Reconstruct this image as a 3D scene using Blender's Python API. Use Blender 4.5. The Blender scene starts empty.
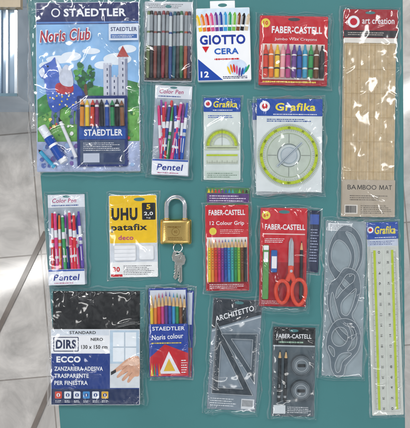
import bpy, math, random
from mathutils import Vector, noise
random.seed(7)
S=0.0015; H=0.9; FZ=-0.72
scn=bpy.context.scene; COL=scn.collection
# ------------------------------------------------------------ materials
def lin(h):
    h=h.lstrip('#'); out=[]
    for i in (0,2,4):
        c=int(h[i:i+2],16)/255; out.append(c/12.92 if c<=.04045 else ((c+.055)/1.055)**2.4)
    return out
_m={}
def M(hexc,rough=.42,metal=0.,var=.07,ns=90.,alpha=1.,bump=0.,bs=300.):
    k=(hexc,rough,metal,var,ns,alpha,bump,bs)
    if k in _m: return _m[k]
    m=bpy.data.materials.new('surface_'+hexc.strip('#')); m.use_nodes=True
    nt=m.node_tree; b=nt.nodes['Principled BSDF']
    tc=nt.nodes.new('ShaderNodeTexCoord'); n=nt.nodes.new('ShaderNodeTexNoise'); n.inputs['Scale'].default_value=ns; n.inputs['Detail'].default_value=4
    nt.links.new(tc.outputs['Object'],n.inputs['Vector'])
    mr=nt.nodes.new('ShaderNodeMapRange'); mr.inputs[1].default_value=.25; mr.inputs[2].default_value=.75; mr.inputs[3].default_value=1-var; mr.inputs[4].default_value=1+var
    nt.links.new(n.outputs['Fac'],mr.inputs[0])
    vm=nt.nodes.new('ShaderNodeVectorMath'); vm.operation='SCALE'; vm.inputs[0].default_value=lin(hexc)
    nt.links.new(mr.outputs[0],vm.inputs['Scale']); nt.links.new(vm.outputs[0],b.inputs['Base Color'])
    b.inputs['Roughness'].default_value=rough; b.inputs['Metallic'].default_value=metal; b.inputs['Alpha'].default_value=alpha
    if rough>.34 and not metal: b.inputs['Specular IOR Level'].default_value=.3
    if bump:
        n2=nt.nodes.new('ShaderNodeTexNoise'); n2.inputs['Scale'].default_value=bs
        bp=nt.nodes.new('ShaderNodeBump'); bp.inputs['Strength'].default_value=bump; bp.inputs['Distance'].default_value=.001
        nt.links.new(tc.outputs['Object'],n2.inputs['Vector']); nt.links.new(n2.outputs['Fac'],bp.inputs['Height']); nt.links.new(bp.outputs[0],b.inputs['Normal'])
    _m[k]=m; return m
def plastic(name,haze,gl,rough):
    m=bpy.data.materials.new(name); m.use_nodes=True; nt=m.node_tree; nt.nodes.clear()
    out=nt.nodes.new('ShaderNodeOutputMaterial'); tr=nt.nodes.new('ShaderNodeBsdfTransparent'); tr.inputs[0].default_value=(.985,.99,1,1)
    df=nt.nodes.new('ShaderNodeBsdfDiffuse'); df.inputs[0].default_value=(.85,.88,.92,1)
    g=nt.nodes.new('ShaderNodeBsdfGlossy'); g.inputs['Roughness'].default_value=rough; g.inputs[0].default_value=(1,1,1,1)
    m1=nt.nodes.new('ShaderNodeMixShader'); m2=nt.nodes.new('ShaderNodeMixShader')
    lw=nt.nodes.new('ShaderNodeLayerWeight'); lw.inputs[0].default_value=.27
    ma=nt.nodes.new('ShaderNodeMath'); ma.operation='MULTIPLY_ADD'; ma.inputs[1].default_value=.55; ma.inputs[2].default_value=gl
    nt.links.new(lw.outputs['Facing'],ma.inputs[0])
    tc=nt.nodes.new('ShaderNodeTexCoord'); n=nt.nodes.new('ShaderNodeTexNoise'); n.inputs['Scale'].default_value=45; n.inputs['Detail'].default_value=1.2; n.inputs['Distortion'].default_value=.6
    bp=nt.nodes.new('ShaderNodeBump'); bp.inputs['Strength'].default_value=.32; bp.inputs['Distance'].default_value=.003
    nt.links.new(tc.outputs['Object'],n.inputs['Vector']); nt.links.new(n.outputs['Fac'],bp.inputs['Height']); nt.links.new(bp.outputs[0],g.inputs['Normal'])
    m1.inputs[0].default_value=haze
    nt.links.new(tr.outputs[0],m1.inputs[1]); nt.links.new(df.outputs[0],m1.inputs[2])
    nt.links.new(ma.outputs[0],m2.inputs[0]); nt.links.new(m1.outputs[0],m2.inputs[1]); nt.links.new(g.outputs[0],m2.inputs[2]); nt.links.new(m2.outputs[0],out.inputs[0])
    return m
PL=plastic('clear_film',.008,.04,.1); RIM=plastic('sealed_film_edge',.17,.09,.16)
# ------------------------------------------------------------ mesh builder
_g={}
def glyphs(s,bold):
    k=(s,bold)
    if k in _g: return _g[k]
    cu=bpy.data.curves.new('t','FONT'); cu.body=s; cu.offset=bold; cu.resolution_u=3; cu.fill_mode='BOTH'; cu.space_character=1+bold*2.6
    o=bpy.data.objects.new('t',cu); COL.objects.link(o); bpy.context.view_layer.update()
    me=bpy.data.meshes.new_from_object(o.evaluated_get(bpy.context.evaluated_depsgraph_get()))
    v=[(p.co.x,p.co.y) for p in me.vertices]; f=[tuple(p.vertices) for p in me.polygons]
    bpy.data.objects.remove(o); bpy.data.meshes.remove(me); bpy.data.curves.remove(cu)
    xs=[a for a,b in v]; ys=[b for a,b in v]; x0,x1,y0,y1=min(xs),max(xs),min(ys),max(ys)
    v=[((a-x0)/(x1-x0)-.5,(b-y0)/(y1-y0)-.5) for a,b in v]
    _g[k]=(v,f); return _g[k]
def rrect(x0,y0,x1,y1,r,n=4):
    r=max(0,min(r,(x1-x0)/2-.01,(y1-y0)/2-.01))
    if r<=.05: return [(x0,y0),(x1,y0),(x1,y1),(x0,y1)]
    p=[]
    for cx,cy,a in ((x1-r,y0+r,-90),(x1-r,y1-r,0),(x0+r,y1-r,90),(x0+r,y0+r,180)):
        for i in range(n+1):
            t=math.radians(a+90*i/n); p.append((cx+r*math.cos(t),cy+r*math.sin(t)))
    return p
def ell(cx,cy,rx,ry=None,n=28,rot=0,a0=0,a1=360):
    ry=rx if ry is None else ry; p=[]; full=abs(a1-a0)>=360; k=n if full else n+1
    for i in range(k):
        t=math.radians(a0+(a1-a0)*i/n); x=rx*math.cos(t); y=ry*math.sin(t); c=math.cos(math.radians(rot)); s=math.sin(math.radians(rot))
        p.append((cx+x*c-y*s,cy+x*s+y*c))
    return p
def catm(pts,n=7):
    o=[];L=len(pts)
    for i in range(L):
        a,b,c,d=[Vector(pts[(i+j-1)%L]) for j in range(4)]
        for k in range(n):
            t=k/n; q=.5*((2*b)+(c-a)*t+(2*a-5*b+4*c-d)*t*t+(3*b-a-3*c+d)*t**3); o.append((q.x,q.y))
    return o
class MB:
    def __init__(s): s.v=[];s.f=[];s.m=[];s.sm=[];s.mats=[]
    def mi(s,mat):
        if mat not in s.mats: s.mats.append(mat)
        return s.mats.index(mat)
    def add(s,vs,fs,mat,smooth=False):
        o=len(s.v); s.v+=[tuple(a) for a in vs]; i=s.mi(mat)
        for f in fs: s.f.append(tuple(o+k for k in f)); s.m.append(i); s.sm.append(smooth)
    def poly(s,pts,z,mat):
        a=sum(pts[i-1][0]*pts[i][1]-pts[i][0]*pts[i-1][1] for i in range(len(pts)))
        if a>0: pts=pts[::-1]
        s.add([(x,y,z) for x,y in pts],[tuple(range(len(pts)))],mat)
    def rect(s,x0,y0,x1,y1,z,mat,r=0): s.poly(rrect(x0,y0,x1,y1,r),z,mat)
    def slab(s,x0,y0,x1,y1,z0,z1,mat,b=.3,r=.6):
        A=rrect(x0,y0,x1,y1,max(r,.1)); B=rrect(x0+b,y0+b,x1-b,y1-b,max(r-b,.1)); n=len(A)
        v=[(x,y,z0) for x,y in A]+[(x,y,z1-b) for x,y in A]+[(x,y,z1) for x,y in B]
        f=[(i,(i+1)%n,n+(i+1)%n,n+i) for i in range(n)]+[(n+i,n+(i+1)%n,2*n+(i+1)%n,2*n+i) for i in range(n)]+[tuple(range(2*n,3*n))[::-1]]
        s.add(v,f,mat)
    def prism(s,pts,z0,z1,mat):
        n=len(pts); v=[(x,y,z0) for x,y in pts]+[(x,y,z1) for x,y in pts]
        s.add(v,[(i,(i+1)%n,n+(i+1)%n,n+i) for i in range(n)]+[tuple(range(n,2*n))],mat)
    def rod(s,p0,p1,prof,seg=12):
        p0=Vector(p0);p1=Vector(p1);d=(p1-p0).normalized(); u=d.cross(Vector((0,0,1)))
        u=u.normalized() if u.length>1e-4 else Vector((1,0,0)); w=d.cross(u)
        for (t0,r0,m0),(t1,r1,_) in zip(prof,prof[1:]):
            vs=[]
            for t,r in ((t0,r0),(t1,r1)):
                c=p0.lerp(p1,t)
                for i in range(seg):
                    a=2*math.pi*i/seg; vs.append(c+(u*math.cos(a)+w*math.sin(a))*max(r,.02))
            s.add(vs,[(i,(i+1)%seg,seg+(i+1)%seg,seg+i) for i in range(seg)],m0,abs(t1-t0)>1e-4 and seg>7)
    def path(s,P,r,mat,seg=12,closed=False):
        P=[Vector(p) for p in P]; n=len(P); vs=[]
        for i,p in enumerate(P):
            a=P[(i-1)%n] if closed or i else P[0]; b=P[(i+1)%n] if closed or i<n-1 else P[-1]
            d=(b-a).normalized(); u=d.cross(Vector((0,0,1))).normalized(); w=d.cross(u)
            rr=r[i] if isinstance(r,list) else r
            for k in range(seg):
                t=2*math.pi*k/seg; vs.append(p+(u*math.cos(t)+w*math.sin(t))*rr)
        fs=[]
        for i in range(n if closed else n-1):
            j=(i+1)%n
            for k in range(seg): fs.append((i*seg+k,i*seg+(k+1)%seg,j*seg+(k+1)%seg,j*seg+k))
        s.add(vs,fs,mat,True)
        if not closed: s.add(vs[:seg],[tuple(range(seg))],mat); s.add(vs[-seg:],[tuple(range(seg))],mat)
    def ring(s,cx,cy,r0,r1,z,mat,a0=0,a1=360,n=48):
        vs=[];
        for i in range(n+1):
            t=math.radians(a0+(a1-a0)*i/n)
            for r in (r0,r1): vs.append((cx+r*math.cos(t),cy+r*math.sin(t),z))
        s.add(vs,[(2*i,2*i+2,2*i+3,2*i+1) for i in range(n)],mat)
    def ticks(s,cx,cy,r0,r1,n,z,mat,a0=0,a1=360,w=.22):
        for i in range(n+1):
            t=math.radians(a0+(a1-a0)*i/n); ri=r0 if i%5 else r0-(r1-r0)*.6; c,q=math.cos(t),math.sin(t)
            s.poly([(cx+ri*c-q*w/2,cy+ri*q+c*w/2),(cx+r1*c-q*w/2,cy+r1*q+c*w/2),(cx+r1*c+q*w/2,cy+r1*q-c*w/2),(cx+ri*c+q*w/2,cy+ri*q-c*w/2)],z,mat)
    def line(s,x0,y0,x1,y1,w,z,mat):
        d=Vector((x1-x0,y1-y0)).normalized(); a,b=-d.y*w/2,d.x*w/2
        s.poly([(x0+a,y0+b),(x1+a,y1+b),(x1-a,y1-b),(x0-a,y0-b)],z,mat)
    def text(s,t,cx,cy,w,h,z,mat,bold=.0,rot=0,shear=0):
        v,f=glyphs(t,bold); c,q=math.cos(math.radians(rot)),math.sin(math.radians(rot)); o=[]
        for a,b in v:
            x=a*w+shear*b*h; y=-b*h; o.append((cx+x*c-y*q,cy+x*q+y*c,z))
        s.add(o,f,mat)
    def micro(s,x0,y0,x1,y1,rows,z,mat,fill=.45):
        dy=(y1-y0)/rows
        for r in range(rows):
            x=x0; y=y0+dy*(r+.5); end=x1-random.random()*.25*(x1-x0)
            while x<end:
                l=min(random.uniform(.6,2.4),end-x); hh=dy*fill/2*random.uniform(.7,1.1); s.rect(x,y-hh,x+l,y+hh,z,mat); x+=l+random.uniform(.25,.6)
    def shape(s,spl,z0,z1,mat,bev=0):
        cu=bpy.data.curves.new('c','CURVE'); cu.dimensions='2D'; cu.fill_mode='BOTH'; cu.extrude=(z1-z0)/2-bev; cu.bevel_depth=bev; cu.bevel_resolution=1
        for P in spl:
            sp=cu.splines.new('POLY'); sp.points.add(len(P)-1); sp.use_cyclic_u=True
            for q,(x,y) in zip(sp.points,P): q.co=(x,y,0,1)
        o=bpy.data.objects.new('c',cu); COL.objects.link(o); bpy.context.view_layer.update()
        me=bpy.data.meshes.new_from_object(o.evaluated_get(bpy.context.evaluated_depsgraph_get()))
        s.add([(p.co.x,p.co.y,p.co.z+(z0+z1)/2) for p in me.vertices],[tuple(p.vertices) for p in me.polygons],mat)
        bpy.data.objects.remove(o); bpy.data.meshes.remove(me); bpy.data.curves.remove(cu)
    def build(s,name,parent,label=None):
        cx,cy=CEN.get(parent.name,(0,0)) if parent else (0,0)
        me=bpy.data.meshes.new(name); me.from_pydata([((x-cx)*S,-(y-cy)*S,z*S) for x,y,z in s.v],[],s.f)
        for m in s.mats: me.materials.append(m)
        me.polygons.foreach_set('material_index',s.m); me.polygons.foreach_set('use_smooth',s.sm); me.update()
        o=bpy.data.objects.new(name,me); COL.objects.link(o)
        if parent: o.parent=parent
        CEN[o.name]=(cx,cy)
        if label: o['label']=label
        return o
CEN={}
def thing(name,label,cat,cx,cy,rot=0,z=.15,group=None):
    o=bpy.data.objects.new(name,None); COL.objects.link(o); o.empty_display_size=.02
    o.location=((cx-205)*S,(214-cy)*S,z*S); o.rotation_euler=(0,0,-math.radians(rot)); o['label']=label; o['category']=cat
    if group: o['group']=group
    CEN[o.name]=(cx,cy); return o
def bag(parent,x0,y0,x1,y1,h,seed,amp=.8,name='plastic_bag',z0=.1,rim=1.0,wl=13.,soft=2.5,dens=1.):
    b=MB(); nx=max(8,int((x1-x0)/1.1)); ny=max(8,int((y1-y0)/1.1)); vs=[]; sd=seed*17.3
    rng=random.Random(seed); W_=x1-x0; H_=y1-y0; folds=[]
    for k in range(int((7+W_*H_/560)*dens)):   # folds that start at the border and die out inwards
        side=rng.randrange(4); u=rng.random(); a=rng.uniform(-.9,.9); ln=rng.uniform(7,26)
        if side==0: p=(x0+u*W_,y0); d=(math.sin(a),math.cos(a))
        elif side==1: p=(x0+u*W_,y1); d=(math.sin(a),-math.cos(a))
        elif side==2: p=(x0,y0+u*H_); d=(math.cos(a),math.sin(a))
        else: p=(x1,y0+u*H_); d=(-math.cos(a),math.sin(a))
        folds.append((p,d,ln,rng.uniform(.7,1.8),rng.uniform(.6,1.5),1))
    for k in range(int((1+W_*H_/1100)*dens)):  # loose creases anywhere
        a=rng.uniform(0,6.28); folds.append(((rng.uniform(x0,x1),rng.uniform(y0,y1)),(math.cos(a),math.sin(a)),rng.uniform(12,38),rng.uniform(.8,2.2),rng.uniform(.4,1.1),0))
    ea=2.6 if W_>38 else 1.3
    for j in range(ny+1):
        for i in range(nx+1):
            u=i/nx; v=j/ny; x=x0+W_*u; y=y0+H_*v
            ed=ea*noise.noise(Vector((x/15,y/15,sd)))+.6*noise.noise(Vector((x/5,y/5,sd)))
            xx=x+ed*(abs(2*u-1)**6)*(1 if u<.5 else -1); yy=y+(ea*noise.noise(Vector((x/15,y/15,sd+5)))+.6*noise.noise(Vector((x/5,y/5,sd+4))))*(abs(2*v-1)**6)
            d=min(x-x0,x1-x,y-y0,y1-y)
            e=z0+(h-z0)*(1-math.exp(-max(0,d-rim*.6)/soft))
            w=amp*.9*(1+noise.noise(Vector((x/wl/1.2,y/wl/1.6,sd+9))))+amp*.16*noise.noise(Vector((x/5,y/7,sd+2)))
            for p,dd,ln,wd,hh,bo in folds:
                rx,ry=x-p[0],y-p[1]; t=rx*dd[0]+ry*dd[1]
                if -1<t<ln:
                    q=rx*dd[1]-ry*dd[0]+1.4*math.sin(t/5+p[0])
                    if abs(q)<5: w+=amp*hh*math.exp(-abs(q/wd)**1.5)*((1-max(t,0)/ln) if bo else math.sin(math.pi*max(t,0)/ln))
            vs.append((xx,yy,e+w*min(1,d/3+.2)))
    N=nx+1; fa=[];fb=[]
    for j in range(ny):
        for i in range(nx):
            q=(j*N+i,(j+1)*N+i,(j+1)*N+i+1,j*N+i+1)
            (fb if i==0 or j==0 or i==nx-1 or j==ny-1 else fa).append(q)
    b.add(vs,fa,PL,True); k=b.mi(RIM)
    for q in fb: b.f.append(q); b.m.append(k); b.sm.append(True)
    return b.build(name,parent)
WH=M('#f3f4f6',.4,var=.02); BK=M('#101215',.4); NV=M('#14245f',.35); RED=M('#cc1c28',.35)
# ================================================================ SETTING
def F(px,py,z):
    k=(H-z)/H; return ((px-205)*S*k,(214-py)*S*k)
def solid(name,pts,z0,z1,mat):
    n=len(pts); me=bpy.data.meshes.new(name)
    me.from_pydata([(x,y,z1) for x,y in pts]+[(x,y,z0) for x,y in pts],[],[tuple(range(n)),tuple(range(n,2*n))[::-1]]+[(i,n+i,n+(i+1)%n,(i+1)%n) for i in range(n)])
    me.materials.append(mat); o=bpy.data.objects.new(name,me); COL.objects.link(o); return o
fm=bpy.data.materials.new('polished_tile'); fm.use_nodes=True; nt=fm.node_tree; b=nt.nodes['Principled BSDF']
tc=nt.nodes.new('ShaderNodeTexCoord'); mp=nt.nodes.new('ShaderNodeMapping'); mp.inputs['Rotation'].default_value[2]=math.radians(-5); mp.inputs['Location'].default_value=(.12,.07,0)
br=nt.nodes.new('ShaderNodeTexBrick'); br.offset=0; br.inputs['Scale'].default_value=1; br.inputs['Brick Width'].default_value=.33; br.inputs['Row Height'].default_value=.33; br.inputs['Mortar Size'].default_value=.0022; br.inputs['Mortar Smooth'].default_value=.4
br.inputs['Color1'].default_value=(*lin('#e6dfd8'),1); br.inputs['Color2'].default_value=(*lin('#dad3cc'),1); br.inputs['Mortar'].default_value=(*lin('#a89f97'),1)
ns=nt.nodes.new('ShaderNodeTexNoise'); ns.inputs['Scale'].default_value=6; ns.inputs['Detail'].default_value=12; ns.inputs['Roughness'].default_value=.62; ns.inputs['Distortion'].default_value=2.2
mr=nt.nodes.new('ShaderNodeMapRange'); mr.inputs[1].default_value=.32; mr.inputs[2].default_value=.65; mr.inputs[3].default_value=.66; mr.inputs[4].default_value=1.08
vm=nt.nodes.new('ShaderNodeVectorMath'); vm.operation='SCALE'
L=nt.links.new; L(tc.outputs['Object'],mp.inputs[0]); L(mp.outputs[0],br.inputs[0]); L(tc.outputs['Object'],ns.inputs[0]); L(ns.outputs['Fac'],mr.inputs[0]); L(br.outputs['Color'],vm.inputs[0]); L(mr.outputs[0],vm.inputs['Scale']); L(vm.outputs[0],b.inputs['Base Color']); b.inputs['Roughness'].default_value=.09; b.inputs['Specular IOR Level'].default_value=.8
fl=solid('floor',[(-4,-4),(4,-4),(4,4),(-4,4)],FZ-.05,FZ,fm); fl['kind']='structure'
strip_mat=M('#857a72',.12,var=.3,ns=20)
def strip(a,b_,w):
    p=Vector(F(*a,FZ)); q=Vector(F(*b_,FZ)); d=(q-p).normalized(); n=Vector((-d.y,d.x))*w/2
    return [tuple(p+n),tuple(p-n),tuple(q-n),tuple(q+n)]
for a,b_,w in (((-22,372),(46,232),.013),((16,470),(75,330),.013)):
    o=solid('floor_strip',strip(a,b_,w),FZ+.001,FZ+.004,strip_mat); o['kind']='structure'  # darker diagonal strips laid flat on the tiles
tm=M('#467f81',.45,var=.08,ns=7,bump=.12,bs=500)
def TP(px,py): return ((px-205)*S,(214-py)*S)
tb=bpy.data.objects.new('display_table',None); COL.objects.link(tb); tb['label']='teal painted table top that all the packets lie on'; tb['category']='table'
o=solid('table_top',[TP(24,-30),TP(61,440),TP(405.5,440),TP(403,-30)],-.018,0,tm); o.parent=tb
md=o.modifiers.new('soft_edge','BEVEL'); md.width=.002; md.segments=2
for p in ((60,0),(80,420),(380,0),(380,420)):
    x,y=TP(*p); q=solid('leg',[(x-.02,y-.02),(x+.02,y-.02),(x+.02,y+.02),(x-.02,y+.02)],FZ,-.018,M('#4a5254',.4)); q.parent=tb
cb=bpy.data.objects.new('reflection_cabinet',None); COL.objects.link(cb); cb['label']='low stand-in cabinet for soft pale blue glass reflections, tan top, upper left edge'; cb['category']='cabinet'
z=-.5
def Q(x0,y0,x1,y1,z): return [F(x0,y0,z),F(x0,y1,z),F(x1,y1,z),F(x1,y0,z)]
q=solid('reflection_body',Q(-60,-70,18,96,z),FZ,z,M('#b4c9dc',.05,.25,var=.3,ns=5)); q.parent=cb  # pale blue box standing in for soft glass reflections
q=solid('cabinet_top',Q(-62,-72,23,10,z),z+.002,z+.02,M('#b5a283',.3)); q.parent=cb
for xa,xb,c in ((1.5,2.3,'#93a9c0'),(7,9,'#eef3f8'),(15.5,18.2,'#dfe8f0')):
    q=solid('reflection_bar',Q(xa,11,xb,94,z),z+.001,z+.008,M(c,.12,.4)); q.parent=cb  # bars in pale colours paint the shiny vertical reflection streaks
q=solid('reflection_bar',Q(-60,94,18.2,97,z),z+.002,z+.009,M('#7d9aa8',.12,.4)); q.parent=cb
# ================================================================ A drawing set
t=thing('drawing_set','large plastic bag holding an illustrated drawing book, crayon box and blue glue stick','drawing set',88,87,-.5)
b=MB(); b.slab(37,3,140,172,0,2.6,M('#dfe4ec'),.3,1.2); z=2.68
b.rect(37.6,3.6,139.4,25,z,NV,1); b.text('STAEDTLER',96,13.5,62,8,z+.08,WH,.03); b.ring(57,13.5,3.2,4.4,z+.08,WH); b.rect(37.6,22.5,139.4,24.2,z+.08,M('#5a86c8'))
b.rect(37.6,25,139.4,171.4,z,M('#8dbbe6',var=.22,ns=25))
zz=z+.06
for c in ((60,60,13,4),(72,57,10,4.5),(118,60,14,6),(104,66,9,4),(48,66,8,4),(92,52,9,3),(128,50,9,4)): b.poly(ell(*c),zz,M('#e9f1f8',var=.06)); zz+=.02
b.poly(catm([(38,100),(50,92),(66,94),(84,84),(104,88),(124,80),(139.3,84),(139.3,128),(90,130),(38,128)],1),zz,M('#3f8745',var=.4,ns=90)); zz+=.05
b.poly(catm([(38,118),(58,108),(80,114),(104,104),(139.3,110),(139.3,150),(38,150)],1),zz,M('#6cab52',var=.4,ns=90)); zz+=.05
G1=M('#8d94ac',var=.15);G2=M('#c9cddb',var=.12);RF=M('#b4433c')
for x0,y0,x1,y1 in ((110,78,120,104),(104,66,112,104),(119,60,128,102)):
    b.rect(x0,y0,x1,y1,zz,G2); b.rect(x1-2.4,y0,x1,y1,zz+.03,G1)
    for k in range(3): b.rect(x0+k*(x1-x0-2)/2,y0-2,x0+k*(x1-x0-2)/2+2,y0,zz,G2)
    for k in range(int((y1-y0)/5)): b.rect((x0+x1)/2-.7,y0+3+k*6,(x0+x1)/2+.4,y0+5.6+k*6,zz+.05,M('#3c4568'))
    zz+=.08
b.poly([(117.5,58),(123.5,47),(129.5,58)],zz,RF); zz+=.04
rg=random.Random(4); cl=lambda v,a,c: max(a,min(c,v))
def blot(cx,cy,r,c,k=9,sx=1,sy=1):
    global zz
    b.poly([(cl(x,38,139),cl(y,26,171)) for x,y in catm([(cx+sx*r*rg.uniform(.65,1.15)*math.cos(6.283*i/k),cy+sy*r*rg.uniform(.7,1.2)*math.sin(6.283*i/k)) for i in range(k)],3)],zz,M(c,.45,var=.25,ns=150)); zz+=.006
def pg(pts,c,n=4):
    global zz
    b.poly(catm(pts,n),zz,M(c,.45,var=.2,ns=120)); zz+=.03
for i in range(40):   # leafy tree behind
    a=rg.uniform(0,6.28); q=rg.random()**.6; blot(86+9*q*math.cos(a),76+12*q*math.sin(a),rg.uniform(1.2,3.4),rg.choice(['#2c6a3c','#3d8a48','#27583a','#5aa050']),7)
pg([(85,86),(87.5,86),(88,102),(84.5,102)],'#6a4a34',2)
# plain horse under a blue cloth
for x in (52,57,71,76): pg([(x,100),(x+4,100),(x+3,122),(x+4,124),(x-.5,124),(x+.4,112)],'#5d6f9c',3)
pg([(80,88),(86,96),(85,110),(82,112),(80,100)],'#27408c')
pg([(50,86),(60,82),(74,84),(82,90),(83,103),(78,112),(66,107),(56,113),(49,104)],'#3559b4')
pg([(50,104),(47,92),(45,80),(42,78),(40,72),(44,66),(52,62),(56,58),(57,64),(61,72),(62,86),(58,96)],'#4a6cc4')
pg([(57,60),(63,70),(66,84),(62,88),(60,74)],'#e4e9f4'); pg([(40,72),(44,68),(46,73),(43,78)],'#dfe5f2')
pg([(58,84),(72,84),(74,92),(66,95),(57,92)],'#b8343c'); b.poly(ell(49,67,1,1,8),zz,BK); zz+=.02
for i in range(22): b.poly(ell(51+rg.random()*30,93+rg.random()*14,.9,.9,7),zz,M(rg.choice(['#e9edf6','#e3c24a']))); zz+=.004
pg([(60,78),(66,66),(72,70),(74,86),(64,86)],'#c9cfdd'); 
for i in range(60): blot(rg.uniform(42,135),rg.uniform(112,148),rg.uniform(.6,2.2),rg.choice(['#2f7340','#3d8a48','#a5cc74','#5aa050','#e5d573','#c94a44','#efefef','#2f6f52']),7)
b.rect(37.6,142,139.4,171.4,zz,M('#aab7d8',var=.35,ns=60)); zz+=.04
for i in range(70): blot(rg.uniform(41,136),rg.uniform(145,168),rg.uniform(.8,3.2),rg.choice(['#5a6fae','#8a98cc','#dfe4f2','#7b62a8','#3e4f8c','#98b6dc']),8)
zt=zz+.05
b.text('Noris Club',67,36.5,51,13.5,zt,WH,.07,-3,.15); b.text('Noris Club',67,36.5,49.5,12,zt+.06,M('#b7283a'),.015,-3,.15)
b.slab(110,25.5,139.4,42,zt,zt+.3,M('#dfe7f2'),.1); b.text('STAEDTLER',125,31,26,4,zt+.36,NV,.02); b.rect(112,36,138,40,zt+.36,M('#3466ac')); b.micro(113,36.6,137,39.6,2,zt+.42,WH)
b.build('drawing_book',t)
b=MB(); b.slab(78,97,128,167,5.4,6.2,M('#1b2f70'),.3,1.5); z=6.26; b.rect(81,100,125,128,z,M('#d8dbe2')); b.rect(80,127,126,140,z+.02,M('#1f4fa2')); b.text('STAEDTLER',104,133.5,38,6.5,z+.1,WH,.03)
b.rect(81,141,125,165,z,M('#44536f',var=.2)); b.micro(84,143,122,152,5,z+.08,WH,.3); b.rect(84,154,100,163,z+.08,M('#c2c9d8')); b.rect(104,154,122,163,z+.08,M('#2d3f66'))
cp=b.build('crayon_box',t)
for i,c in enumerate(['#d98b2b','#e5c436','#d0452f','#7a2f60','#24282e','#2a4fa0','#2f8a57','#17191c','#8a5a38']):
    r=MB(); x=83.5+i*5+random.uniform(-.3,.3); r.rod((x,127.5,8.2),(x+random.uniform(-.8,.8),101+random.random()*2,8.2),[(0,.1,BK),(0,2.1,M(c,.35)),(.72,2.1,M('#e9e9ea',.4) if i%2 else BK),(.8,2.1,M(c,.3)),(.86,2.1,M(c,.3)),(.9,1.3,M(c,.3)),(1,.5,BK),(1,0.1,BK)]); r.build('crayon',cp)
r=MB(); r.rod((44,128,9.8),(66,163,9.8),[(0,.1,BK),(0,4.4,M('#e7ebf2',.3)),(.3,4.4,WH),(.3,4.9,M('#1a4aa4',.25)),(.5,4.9,WH),(.56,4.9,M('#1a4aa4',.25)),(.9,4.9,WH),(.9,4.1,WH),(1,4.1,WH),(1,.1,WH)],18); r.build('glue_stick',t)
r=MB(); r.rod((40,150,7.4),(56,168,7.4),[(0,.1,BK),(.12,2,M('#28a0c8',.3)),(1,2,WH),(1,.1,WH)]); r.build('pencil',t)
r=MB(); r.rod((60,118,7.4),(77,158,7.4),[(0,.1,BK),(.12,1.8,M('#e8e9ee',.3)),(1,1.8,WH),(1,.1,WH)]); r.build('pencil',t)
bag(t,28.5,-3,147,176.5,11.4,1,2.3,wl=18,dens=1.2)
# ================================================================ B pen wallet
t=thing('pen_wallet','clear wallet of dark coloured fibre pens between the big bag and the white box','pens',168,40,.8,.3)
b=MB(); b.slab(144.5,2,192.5,82,0,.8,M('#b9bfc4',.4,var=.1),.2,1); b.slab(144.5,2,192.5,12,.8,1,M('#d5d9dd')); b.micro(148,4,188,9,3,1.1,M('#5c6068'),.35); b.poly(ell(168,7,3,1.6),1.18,tm)
b.rect(145,52,192,81,.9,M('#403b3d')); b.build('backing_card',t)
for i,c in enumerate(['#6b7c4a','#1b1c20','#7b3a2e','#25282c','#8a2430','#5a3b2c','#274a86','#1b5b68','#2b2d33','#356b45','#a64a2a','#3c2b4d']):
    r=MB(); x=148.4+i*3.72+random.uniform(-.25,.25); C=M(c,.3); gy=M('#8f979c' if i%3 else '#c3cacc',.3); dy=random.uniform(-.8,.8)
    r.rod((x+random.uniform(-.5,.5),13+dy,3),(x,79+dy*.5,3),[(0,.1,C),(0,1.3,C),(.06,1.7,gy),(.3,1.75,C),(.33,1.75,gy),(.52,1.75,gy),(.52,1.85,C),(.93,1.85,C),(.97,1.4,C),(1,1.3,C),(1,.1,C)])
    r.slab(x-.35,48,x+.35,66,4.7,5.3,C,.1,.1); r.build('pen',t)
bag(t,141.5,-3,195.5,84.5,5.4,2,1.2,'plastic_wallet',soft=1.5)
# ================================================================ C white crayon box
t=thing('crayon_box','white cardboard crayon box with fanned crayons printed above blue lettering','crayons',223,45,-1.5,.2,'flat crayon boxes')
b=MB(); b.slab(197,10,250,82,0,6,WH,.4,1); z=6.08
b.slab(211,1,236,10.5,0,.6,WH); b.poly(ell(223.5,5.5,4.5,1.8),.68,tm)
cs=['#e8c22c','#e07c25','#cf2e2c','#d0528a','#6a3a8c','#2a4ba0','#3a9bd0','#2f9a62','#7ab648','#7c4a2a','#1d1d20','#c9b79a']
b.rect(197.6,10.6,249.4,33,z,M('#d3e3f2',var=.12))
for i,c in enumerate(cs):
    a=-26+i*52/11; x=223.5+(i-5.5)*4.05
    def rt(px,py,a=a,x=x): q=math.radians(a*.45); return (x+(px)*math.cos(q)-(py)*math.sin(q),33+px*math.sin(q)+py*math.cos(q))
    hh=-15-4*math.cos(math.radians(a*2.4)); zc=z+.08+i*.01
    b.poly([rt(-1.75,0),rt(-1.75,hh+3),rt(-.5,hh),rt(.5,hh),rt(1.75,hh+3),rt(1.75,0)],zc,M(c,.4)); b.poly([rt(-1.75,-4),rt(-1.75,-6),rt(1.75,-6),rt(1.75,-4)],z+.25+i*.005,M('#f3f3f0')); b.poly([rt(-1.2,-6),rt(-1.2,hh+3.4),rt(-.7,hh+3),rt(-.7,-6)],z+.33+i*.005,M('#f3ece6'))
b.rect(197.6,33,249.4,81.4,z,WH)
b.text('GIOTTO',222.5,41.5,45,9.5,z+.3,M('#15349a'),.035); b.text('CERA',226,53,24,6,z+.3,M('#1d5bb8'),.03); b.poly([(202,48),(209,48),(205.5,54)],z+.3,RED)
b.poly([(197.6,60),(222,81.4),(197.6,81.4)],z+.1,M('#1745a6')); b.text('12',204,75.5,8,6,z+.3,WH,.03)
b.poly(ell(236,69,10,8),z+.1,M('#cfdcf0',var=.15))
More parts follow.
